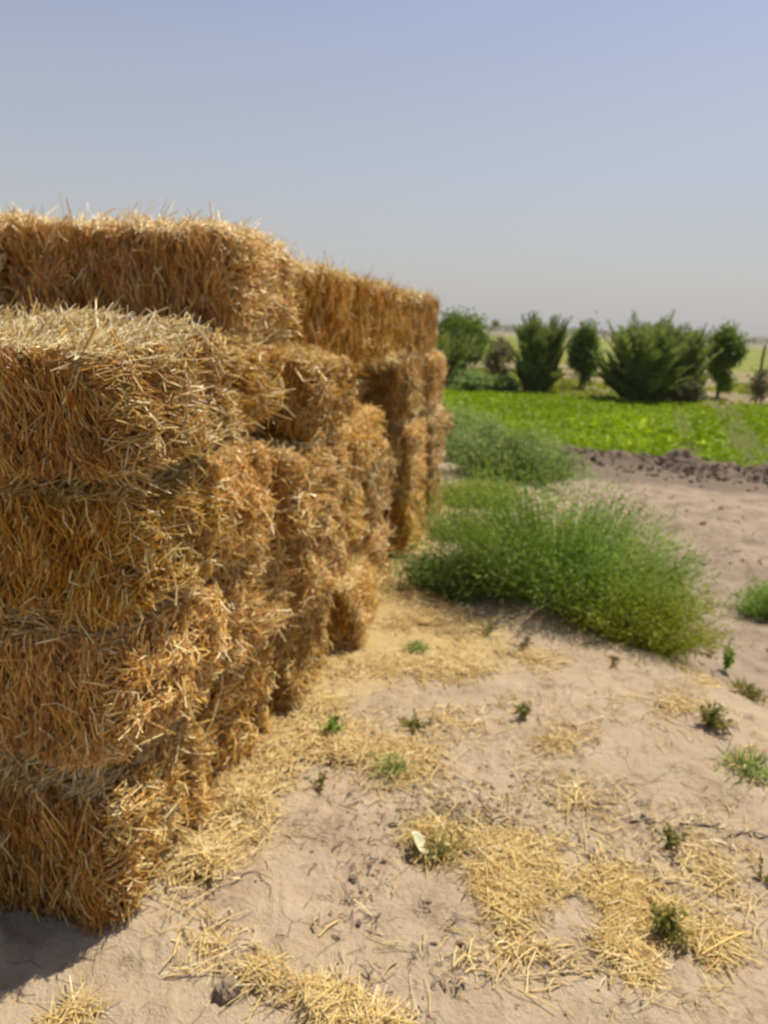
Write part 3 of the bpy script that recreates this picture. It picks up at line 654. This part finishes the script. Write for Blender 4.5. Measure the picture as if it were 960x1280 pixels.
weed('weed', 'small green weed between two dark twigs', 'weed', 838, 1060, 0.05, 0.07, 150, M_WEED)
weed('weed', 'bushy grey green tuft in the middle of the spread straw heap', 'weed', 832, 1170, 0.075, 0.085, 420, M_WEED, tm=0.62)
weed('grass_tuft', 'dry greenish tuft at the left end of the golden straw heap', 'grass tuft', 550, 1068, 0.08, 0.10, 150, M_DRYG, 'grass')
weed('grass_tuft', 'faint sage grass tuft by the right border on the slope', 'grass tuft', 940, 965, 0.12, 0.12, 160, M_SAGE, 'grass', tm=0.7)
weed('weed', 'upright dark weed on the slope right of the big bush', 'weed', 907, 838, 0.06, 0.17, 200, M_BUSH)
weed('grass_tuft', 'thin yellowish grass on the slope under the upright dark weed', 'grass tuft', 935, 868, 0.09, 0.12, 240, M_DRYG, 'grass')
weed('grass_tuft', 'faded low grass on straw in front of the bush left end', 'grass tuft', 520, 812, 0.07, 0.07, 280, M_SAGE, 'grass', tm=0.8)
weed('weed', 'thin brownish weed on the sand in front of the bush', 'weed', 650, 812, 0.09, 0.08, 80, M_SCRUB)
weed('weed', 'small dark sprig at the front foot of the big bush', 'weed', 612, 792, 0.05, 0.08, 70, M_WEED)
weed('weed', 'small weed with a dry stalk by the right border below the twigs', 'weed', 952, 1100, 0.06, 0.06, 90, M_WEED)
weed('weed', 'little weed on the sand below the bush right end', 'weed', 765, 832, 0.05, 0.05, 60, M_WEED)

def bush(name, label, cat, c, rx, ry, h, ns, nl, mat, rot=0.0, lean=0.8, leaf=0.030, lw=0.24, tm=0.5, spread=0.05, low=0.15, group=None):
    """many thin stems fanning out of a broad foot, each carrying small narrow leaves"""
    r = rng.random(ns) ** 0.5; a = rng.uniform(0, 6.283, ns)
    bx = r * np.cos(a) * rx * 0.55; by = r * np.sin(a) * ry * 0.55
    hh_ = h * (1.0 - 0.45 * r ** 2) * rng.uniform(0.45, 1.25, ns) * (0.62 + 0.76 * vnoise(bx * 4 + 9, by * 4, int(h * 1000)))
    tip = np.stack([bx + np.cos(a) * r * rx * 0.5 * lean + rng.normal(0, 0.08, ns) * rx, by + np.sin(a) * r * ry * 0.5 * lean + rng.normal(0, 0.08, ns) * ry, hh_], -1)
    base = np.stack([bx * 0.8, by * 0.8, np.zeros(ns)], -1)
    cr, sr = math.cos(rot), math.sin(rot); M = np.array([[cr, -sr, 0], [sr, cr, 0], [0, 0, 1]])
    tip = tip @ M.T; base = base @ M.T
    z0 = hz(c[0], c[1])
    for q in (tip, base): q[:, 2] += height(c[0] + base[:, 0], c[1] + base[:, 1]) - z0 - 0.01
    mid = (base + tip) / 2; mid[:, 2] += 0.12 * hh_
    def curve(k, t): t = t[:, None]; return base[k] * (1 - t) ** 2 + 2 * mid[k] * t * (1 - t) + tip[k] * t ** 2
    ts = np.linspace(0, 1, 5); allk = np.arange(ns)
    C = np.stack([curve(allk, np.full(ns, t)) for t in ts], 1)
    st = tubes(C, np.linspace(0.0032, 0.0012, 5)[None, :] * np.ones((ns, 1)), np.full(ns, 0.86))
    k = rng.integers(0, ns, nl); t = low + (1 - low) * rng.random(nl) ** 0.75
    Q = curve(k, t) + rng.normal(0, spread, (nl, 3)) * np.array([1, 1, 0.7]) * (0.3 + 0.7 * t[:, None])
    D = nrm(nrm(tip[k] - base[k]) * 0.9 + rng.normal(0, 0.75, (nl, 3)))
    Ls = leaf * rng.uniform(0.6, 1.35, nl)
    tone = (vnoise(Q[:, 0] * 6 + 50, Q[:, 1] * 6 + Q[:, 2] * 5, 7) - 0.5) * 0.5
    lf = blades(Q, D, Ls, Ls * lw, np.clip(rng.normal(tm, 0.2, nl) + tone, 0, 1), 0.15)
    root = empty(name, (c[0], c[1], z0)); tag(root, label, cat, group)
    link('stems', mk_mesh('stems', st[0], st[1], [mat], tint=st[2]), root)
    link('foliage', mk_mesh('foliage', lf[0], lf[1], [mat], tint=lf[2]), root)
    return root
p1 = at(575, 745); p2 = at(715, 770); p3 = at(828, 800)
bush('bush', 'low spreading left wing of green shrub nearest to the bales', 'bush', (p1[0] + 0.03, p1[1] + 0.10), 0.44, 0.32, 0.26, 260, 13000, M_SAGE, tm=0.45)
bush('bush', 'largest feathery green bush in the middle of the picture', 'bush', (1.10, 4.42), 0.80, 0.60, 0.72, 620, 46000, M_BUSH, lean=1.15, tm=0.5, leaf=0.025, lw=0.2)
bush('bush', 'yellow green bush drooping over the sandy edge at the right', 'bush', (1.42, 4.02), 0.44, 0.44, 0.48, 340, 21000, M_BUSHY, lean=1.1, tm=0.45, leaf=0.026, lw=0.2)
p4 = at(640, 603)
bush('bush', 'rounded grey green bush farther back beside the end of the stack', 'bush', (p4[0] + 0.05, p4[1] + 0.45), 0.84, 0.60, 0.50, 380, 20000, M_SAGE, leaf=0.045, tm=0.42, spread=0.06)
p5 = at(562, 585)
bush('bush', 'pale grey green bush half hidden behind the far end of the stack', 'bush', (p5[0] + 0.05, p5[1] + 0.9), 0.70, 0.60, 0.55, 260, 12000, M_SAGE, leaf=0.05, tm=0.6, spread=0.06)
p6 = at(590, 627)
bush('grass_clump', 'short yellow green grass clump on pale soil by the last bales', 'grass', p6, 0.46, 0.34, 0.15, 380, 8000, M_BUSHY, leaf=0.055, lw=0.08, tm=0.68, low=0.05)
p7 = at(975, 775)
bush('bush', 'dark green bush cut by the right border on the low sand', 'bush', (p7[0], p7[1] + 0.1), 0.36, 0.3, 0.30, 160, 7000, M_BUSH, tm=0.42)
p8 = at(572, 672)
bush('dry_weed', 'brown dried weed beside the far bales in front of grass clump', 'weed', p8, 0.30, 0.24, 0.16, 120, 2600, M_SCRUB, leaf=0.035, tm=0.75)

# ------------------------------------------------------------------ crop field and its verge
n = 62000
yy = rng.uniform(9.5, 33, n) ; xx = rng.uniform(-4, 19, n)
nbv = near_border(xx) + 0.25 * (fbm(xx * 1.2, xx * 0, 12) - 0.5); fbv = far_border(xx) + 0.8 * (fbm(xx * 0.7, xx * 0 + 5, 13) - 0.5)
ok = (yy > nbv) & (yy < fbv)
def lane(pa, pb, w):
    a = np.array(at(*pa, LOW)[:2]); b_ = np.array(at(*pb, LOW)[:2]); d = b_ - a; L = np.linalg.norm(d); d = d / L
    s = (xx - a[0]) * d[0] + (yy - a[1]) * d[1]; t = (xx - a[0]) * -d[1] + (yy - a[1]) * d[0]
    return (np.abs(t + 0.25 * (vnoise(s * 2, s * 0, 3) - 0.5)) < w) & (s > -0.5) & (s < L) & (rng.random(n) < 0.93)
ok &= ~lane((952, 583), (902, 508), 0.42) & ~lane((858, 574), (850, 508), 0.26)
ok &= ~((fbm(xx * 0.9, yy * 0.9, 19, 3) < 0.36) & (rng.random(n) < 0.6))
xx, yy = xx[ok], yy[ok]; n = len(xx); zz = height(xx, yy)
hcr = 0.09 + 0.12 * fbm(xx * 0.8, yy * 0.8, 23, 3) + 0.25 * np.exp(-((xx - 5.6) / 1.0) ** 2 - ((yy - 17.5) / 2.0) ** 2)
kk = 7
P = np.repeat(np.stack([xx, yy, zz + hcr * 0.25], -1), kk, 0); P += rng.normal(0, 0.05, P.shape) * np.array([1, 1, 0.6]); P[:, 2] = np.maximum(P[:, 2], np.repeat(zz, kk))
D = rng.normal(size=(n * kk, 3)); D[:, 2] = np.abs(D[:, 2]) * 0.9 + 0.35
L = np.repeat(hcr, kk) * rng.uniform(0.5, 1.1, n * kk)
tn = np.clip(rng.normal(0.5, 0.2, n * kk) + 0.5 * (np.repeat(fbm(xx * 0.6, yy * 0.6, 29, 3), kk) - 0.5) + 0.25 * np.repeat(np.exp(-((xx - 5.6) / 1.0) ** 2 - ((yy - 17.5) / 2.0) ** 2), kk), 0, 1)
g_ = blades(P, D, L, L * 0.24, tn, 0.35)
tag(link('crop', mk_mesh('crop', g_[0], g_[1], [M_CROP], tint=g_[2])), 'bright green low leafy crop covering the field before the palms', 'crop', kind='stuff')
n = 9000
xx = rng.uniform(-3, 30, n); yy = far_border(xx) + rng.uniform(-0.5, 14, n) ** 1.0
ok = fbm(xx * 0.5, yy * 0.4, 33, 3) > 0.50; xx, yy = xx[ok], yy[ok]; n = len(xx); kk = 6
P = np.repeat(np.stack([xx, yy, height(xx, yy)], -1), kk, 0) + rng.normal(0, 0.08, (n * kk, 3)) * np.array([1, 1, 0])
D = rng.normal(size=(n * kk, 3)) * np.array([0.6, 0.6, 0.2]) + np.array([0, 0, 1]); L = 0.28 * rng.uniform(0.4, 1.2, n * kk)
g_ = blades(P, D, L, L * 0.16, np.clip(rng.normal(0.45, 0.25, n * kk), 0, 1), 0.3)
tag(link('verge_grass', mk_mesh('verge_grass', g_[0], g_[1], [M_BUSHY], tint=g_[2])), 'rough grass and weeds on the verge around the feet of the palms', 'grass', kind='stuff')

# ------------------------------------------------------------------ palms and trees beyond the field
def palm(label, px, py, h, width, nf, seed):
    nf = int(nf * 2.3); g = ph(seed); x, y, z = at(px, py, LOW); z = hz(x, y)
    root = empty('palm_tree', (x, y, z)); tag(root, label, 'palm', 'young palms beyond the field')
    zt = 0.12
    Ct = np.array([[[0, 0, -0.1], [0, 0, 0.1], [0.01, 0, 0.25], [0, 0, zt + 0.1]]], float)
    tr = tubes(Ct, np.array([[0.16, 0.15, 0.13, 0.08]]), np.array([0.3]), 10)
    link('trunk', mk_mesh('trunk', tr[0], tr[1], [M_BARK], tint=tr[2]), root)
    el = np.radians(np.clip(90 - np.abs(g.normal(0, 1, nf)) * 12 - g.uniform(0, 14, nf), 34, 89)); az = g.uniform(0, 6.283, nf)
    Lf = h * g.uniform(0.80, 1.0, nf) * (0.80 + 0.2 * np.sin(el))
    young = g.random(nf) < 0.42; Lf = np.where(young, h * g.uniform(0.3, 0.62, nf), Lf); el = np.where(young, np.radians(g.uniform(42, 84, nf)), el)
    K = 12; t = np.linspace(0, 1, K)
    e2 = el[:, None] - (0.14 + 0.40 * np.cos(el))[:, None] * t[None] ** 1.5
    ds = Lf[:, None] / (K - 1)
    rr_ = np.cumsum(np.cos(e2) * ds, 1) * (width / h / 0.62); zz_ = np.cumsum(np.sin(e2) * ds, 1)
    b0 = g.random(nf) ** 0.5 * width * np.where(young, 0.42, 0.24); ba = az + g.normal(0, 0.5, nf)
    C = np.stack([(b0 * np.cos(ba))[:, None] + np.cos(az)[:, None] * rr_, (b0 * np.sin(ba))[:, None] + np.sin(az)[:, None] * rr_, 0.02 + zz_ * g.uniform(0.85, 1.1, nf)[:, None]], -1)
    rc = tubes(C, np.linspace(0.022, 0.005, K)[None] * np.ones((nf, 1)), np.full(nf, 0.75), 4)
    m_ = 46; tl = np.linspace(0.07, 1.0, m_)
    idx = tl * (K - 1); i0 = np.minimum(idx.astype(int), K - 2); fr = idx - i0
    Q = C[:, i0] * (1 - fr)[None, :, None] + C[:, i0 + 1] * fr[None, :, None]
    T = nrm(C[:, i0 + 1] - C[:, i0])
    side = nrm(np.cross(T, np.broadcast_to(np.array([0, 0, 1.0]), T.shape)) + 1e-6); upv = np.cross(side, T)
    Ps, Ds, Ls = [], [], []
    for s in (-1, 1):
        D = T * 0.95 + s * side * 0.75 + upv * 0.35 + g.normal(0, 0.13, T.shape)
        Ps.append(Q.reshape(-1, 3)); Ds.append(D.reshape(-1, 3))
        Ls.append(np.broadcast_to(0.46 * (h / 2.8) * (np.sin(np.pi * (0.18 + 0.70 * tl)) ** 0.7)[None], Q.shape[:2]).ravel() * g.uniform(0.8, 1.15, Q.shape[0] * m_))
    P = np.concatenate(Ps); D = np.concatenate(Ds); L = np.concatenate(Ls)
    ton = np.clip(np.tile(np.repeat(g.normal(0.5, 0.17, nf), m_), 2) + g.normal(0, 0.1, len(P)), 0, 1)
    lf = blades(P, D, L, L * 0.15, ton, 0.18)
    Vv, Ff, Tv, Mi = merge(rc, lf)
    link('crown', mk_mesh('crown', Vv, Ff, [M_PALM], tint=Tv), root)
def tree(label, px, py, h, w, n, mat, seed, cat='tree', low=0.15, name='tree', leaf=0.11, group='trees beyond the field', ncl=22):
    g = ph(seed); x, y, z = at(px, py, LOW); z = hz(x, y)
    root = empty(name, (x, y, z)); tag(root, label, cat, group)
    cz = h * (low + 1) / 2
    c = g.normal(size=(ncl, 3)); c = nrm(c) * g.uniform(0.25, 0.95, (ncl, 1)) ** 0.6 * np.array([w / 2 * 0.86, w / 2 * 0.86, h * (1 - low) / 2 * 0.9]); c[:, 2] += cz
    Cs = []; Rs = []
    for k in range(ncl):
        t = np.linspace(0, 1, 6)[:, None]; st = np.array([0, 0, 0.1 + 0.3 * h * g.random()]); mid = np.array([c[k, 0] * 0.35, c[k, 1] * 0.35, st[2] + 0.55 * (c[k, 2] - st[2])])
        Cs.append(st * (1 - t) ** 2 + 2 * mid * t * (1 - t) + c[k] * t ** 2); Rs.append(np.linspace(0.028, 0.008, 6) * h / 2.5)
    t = np.linspace(0, 1, 6)[:, None]
    Cs.append(np.array([0, 0, -0.1]) * (1 - t) + np.array([0.05 * w, 0, 0.7 * h]) * t); Rs.append(np.linspace(0.075, 0.02, 6) * h / 2.5)
    tr = tubes(np.array(Cs), np.array(Rs), np.full(len(Cs), 0.4), 6)
    link('trunk', mk_mesh('trunk', tr[0], tr[1], [M_BARK], tint=tr[2]), root)
    k = g.integers(0, ncl, n); sg = g.uniform(0.55, 1.25, ncl)
    Q = c[k] + g.normal(0, 1, (n, 3)) * sg[k][:, None] * np.array([w * 0.12, w * 0.12, h * 0.085])
    Q[:, 2] = np.clip(Q[:, 2], 0.03, None)
    D = g.normal(size=(n, 3)); D[:, 2] -= 0.2
    L = leaf * g.uniform(0.6, 1.3, n)
    lf = blades(Q, D, L, L * 0.5, np.clip(g.normal(0.5, 0.17, n) + g.normal(0, 0.14, ncl)[k], 0, 1), 0.2)
    link('crown', mk_mesh('crown', lf[0], lf[1], [mat], tint=lf[2]), root)
palm('broad young palm standing between a brown shrub and a slim tree', 670, 492, 2.5, 1.05, 60, 51)
palm('widest young palm, left half of the double clump', 800, 503, 2.5, 1.45, 74, 52)
palm('young palm with paler fronds, right half of the double clump', 845, 500, 2.42, 1.0, 54, 53)
palm('small low palm partly hidden by the end of the bale stack', 548, 484, 1.9, 1.5, 40, 54)
tree('dense dark green tree nearest to the bale stack', 572, 480, 2.85, 1.9, 17000, M_TREE, 61, low=0.06)
tree('slim dark green tree between two palms', 725, 488, 2.55, 1.25, 10000, M_TREE, 62, low=0.06)
tree('upright rounded tree at the right end of the row', 896, 498, 2.6, 1.3, 12000, M_TREE, 63, low=0.06)
tree('thin brownish half bare shrub between the dark tree and a palm', 620, 478, 1.9, 1.25, 2600, M_SCRUB, 64, 'shrub', 0.05, 'shrub', group='shrubs beyond the field')
tree('brown scrubby bush by the post at the right border', 950, 506, 1.25, 1.1, 900, M_SCRUB, 65, 'shrub', 0.0, 'shrub', group='shrubs beyond the field')
tree('low green shrub under the dark tree by the field', 585, 490, 0.75, 1.8, 3000, M_SAGE, 66, 'shrub', 0.0, 'shrub', group='shrubs beyond the field')
tree('low pale shrub at the left foot of a palm', 628, 492, 0.7, 1.1, 1800, M_SAGE, 67, 'shrub', 0.0, 'shrub', group='shrubs beyond the field')
tree('low olive shrub at the right foot of the double palm clump', 862, 505, 0.8, 1.0, 1500, M_SCRUB, 68, 'shrub', 0.0, 'shrub', group='shrubs beyond the field')
# wooden post by the right border
x, y, z = at(944, 506, LOW); z = hz(x, y)
root = empty('fence_post', (x, y, z)); tag(root, 'dark wooden post standing in scrub at the right border', 'post')
C = np.array([[[0, 0, -0.2], [0.01, 0, 0.8], [0.0, 0.01, 1.5], [0.02, 0, 2.0]]], float)
tr = tubes(C, np.array([[0.05, 0.048, 0.045, 0.04]]), np.array([0.2]), 9); link('shaft', mk_mesh('shaft', tr[0], tr[1], [M_BARK], tint=tr[2]), root)
# far: a little tree and a line of low hills on the horizon
d = fwd + cright * (619 - 480) / FPX - cup * (411 - 640) / FPX
k = 330 / d[1]; x, y = d[0] * k, d[1] * k
g = ph(5); nl = 700
root = empty('far_tree', (x, y, hz(x, y))); tag(root, 'tiny lone tree on the horizon left of the broad palm', 'tree')
tr = tubes(np.array([[[0, 0, -0.3], [0, 0, 1.5], [0.1, 0, 3.4]]], float), np.array([[0.16, 0.13, 0.09]]), np.array([0.3]), 7); link('trunk', mk_mesh('trunk', tr[0], tr[1], [M_BARK], tint=tr[2]), root)
Q = g.normal(0, 1, (nl, 3)) * np.array([0.7, 0.7, 0.7]) + np.array([0, 0, 4.0]); L = g.uniform(0.3, 0.7, nl)
lf = blades(Q, g.normal(size=(nl, 3)), L, L * 0.5, g.uniform(0.2, 0.7, nl)); link('crown', mk_mesh('crown', lf[0], lf[1], [M_TREE], tint=lf[2]), root)
a = np.radians(np.linspace(-60, 75, 500)); rows = []
for rad_, kz in ((1500, 0.0), (1900, 1.0), (2600, 0.7), (3300, 0.0)):
    hl = (5 + 22 * fbm(np.degrees(a) * 0.22, a * 0, 71, 5)) * kz
    rows.append(np.stack([np.sin(a) * rad_, np.cos(a) * rad_, hl - 3], -1))
V = np.stack(rows, 0).reshape(-1, 3); n_ = len(a); i = np.arange(3)[:, None]; j = np.arange(n_ - 1)[None]
F = np.stack([i * n_ + j, i * n_ + j + 1, (i + 1) * n_ + j + 1, (i + 1) * n_ + j], -1).reshape(-1, 4)
m, nt, b = new_mat('hill_scrub'); b.inputs['Base Color'].default_value = (0.15, 0.125, 0.10, 1); b.inputs['Roughness'].default_value = 1
c = ramp(nt, [(0.35, (0.08, 0.085, 0.05)), (0.65, (0.24, 0.19, 0.14))], noise(nt, 0.01, 4, 0.6, geopos(nt))); nt.links.new(c.outputs[0], b.inputs['Base Color'])
tag(link('hills', mk_mesh('hills', V, F, [m])), kind='structure')
# dark tree lines far across the plain
def treeline(label, a0, a1, dist, h, n, seed):
    g = ph(seed); aa = np.radians(g.uniform(a0, a1, n)); rr_ = dist * g.uniform(0.96, 1.04, n)
    X, Y = np.sin(aa) * rr_, np.cos(aa) * rr_; hh_ = h * (0.35 + 1.0 * fbm(np.degrees(aa) * 1.3, aa * 0, seed, 3))
    P = np.stack([X, Y, height(X, Y) + hh_ * g.random(n) ** 0.8], -1); L = h * 0.35 * g.uniform(0.5, 1.2, n)
    lf = blades(P, g.normal(size=(n, 3)), L, L * 0.6, g.uniform(0, 0.7, n))
    tag(link('tree_line', mk_mesh('tree_line', lf[0], lf[1], [M_SCRUB], tint=lf[2])), label, 'trees', kind='stuff')
treeline('low dark line of far trees along the horizon behind the palms', -8, 40, 520, 4.0, 7000, 81)

# dusty air over the plain: one closed box of thin haze round everything
HZ = 5600.0; zb, zt_ = -6.0, 30.0
Vh = np.array([(x, y, z) for z in (zb, zt_) for x, y in ((-HZ, -HZ), (HZ, -HZ), (HZ, HZ), (-HZ, HZ))])
Fh = np.array([(3, 2, 1, 0), (4, 5, 6, 7), (0, 1, 5, 4), (1, 2, 6, 5), (2, 3, 7, 6), (3, 0, 4, 7)])
mh = bpy.data.materials.new('haze'); mh.use_nodes = True; nh = mh.node_tree; nh.nodes.remove(nh.nodes['Principled BSDF'])
pv = nh.nodes.new('ShaderNodeVolumePrincipled'); pv.inputs['Color'].default_value = (0.72, 0.70, 0.68, 1); pv.inputs['Density'].default_value = 0.0003
nh.links.new(pv.outputs[0], nh.nodes['Material Output'].inputs['Volume'])
tag(link('haze', mk_mesh('haze', Vh, Fh, [mh], smooth=False)), 'thin dusty haze over the plain', 'haze', kind='stuff')

# ------------------------------------------------------------------ light, sky, camera
SUN_EL, SUN_AZ = 61.0, 46.0
w = bpy.data.worlds.new('World'); S.world = w; w.use_nodes = True
nt = w.node_tree; bg = nt.nodes['Background']
sky = nt.nodes.new('ShaderNodeTexSky'); sky.sky_type = 'NISHITA'; sky.sun_disc = False
sky.sun_elevation = R(SUN_EL); sky.sun_rotation = R(SUN_AZ); sky.altitude = 0
sky.air_density = 1.0; sky.dust_density = 1.0; sky.ozone_density = 2.5
tc = nt.nodes.new('ShaderNodeTexCoord'); sx = nt.nodes.new('ShaderNodeSeparateXYZ'); nt.links.new(tc.outputs['Generated'], sx.inputs[0])
hf = nt.nodes.new('ShaderNodeMapRange'); hf.inputs[1].default_value = 0.0; hf.inputs[2].default_value = 0.46; hf.inputs[3].default_value = 0.97; hf.inputs[4].default_value = 0.0
nt.links.new(sx.outputs[2], hf.inputs[0])
tn = nt.nodes.new('ShaderNodeMix'); tn.data_type = 'RGBA'; tn.blend_type = 'MULTIPLY'; tn.inputs[0].default_value = 1.0
nt.links.new(sky.outputs[0], tn.inputs[6]); tn.inputs[7].default_value = (1.09, 0.985, 0.955, 1)
nt.links.new(mixc(nt, hf.outputs[0], tn.outputs[2], (3.98, 3.90, 3.86)), bg.inputs[0]); bg.inputs[1].default_value = 0.090      # dusty air whitening the sky towards the horizon
sl = bpy.data.lights.new('sun', 'SUN'); sl.energy = 4.4; sl.angle = R(0.53); sl.color = (1.0, 0.94, 0.84)
so = bpy.data.objects.new('sun', sl); COL.objects.link(so)
sd = Vector((math.sin(R(SUN_AZ)) * math.cos(R(SUN_EL)), math.cos(R(SUN_AZ)) * math.cos(R(SUN_EL)), math.sin(R(SUN_EL))))
so.rotation_euler = sd.to_track_quat('Z', 'Y').to_euler(); so.location = (6, 6, 12)

cd = bpy.data.cameras.new('camera'); co = bpy.data.objects.new('camera', cd); COL.objects.link(co)
cd.sensor_fit = 'VERTICAL'; cd.sensor_height = 36.0; cd.sensor_width = 27.0; cd.lens = 36.0 * FPX / 1280
cd.clip_start = 0.02; cd.clip_end = 12000
Mx = Matrix(((cright[0], cup[0], -fwd[0], 0), (cright[1], cup[1], -fwd[1], 0), (cright[2], cup[2], -fwd[2], HC), (0, 0, 0, 1)))
co.matrix_world = Mx
cd.dof.use_dof = True; cd.dof.focus_distance = 0.75; cd.dof.aperture_fstop = 6.6
S.camera = co
S.view_settings.view_transform = 'Standard'; S.view_settings.look = 'None'; S.view_settings.gamma = 1.0
S.view_settings.exposure = 0.48; S.view_settings.use_curve_mapping = False
S.cycles.max_bounces = 8; S.cycles.diffuse_bounces = 6; S.cycles.glossy_bounces = 2; S.cycles.transmission_bounces = 6
S.cycles.use_denoising = True
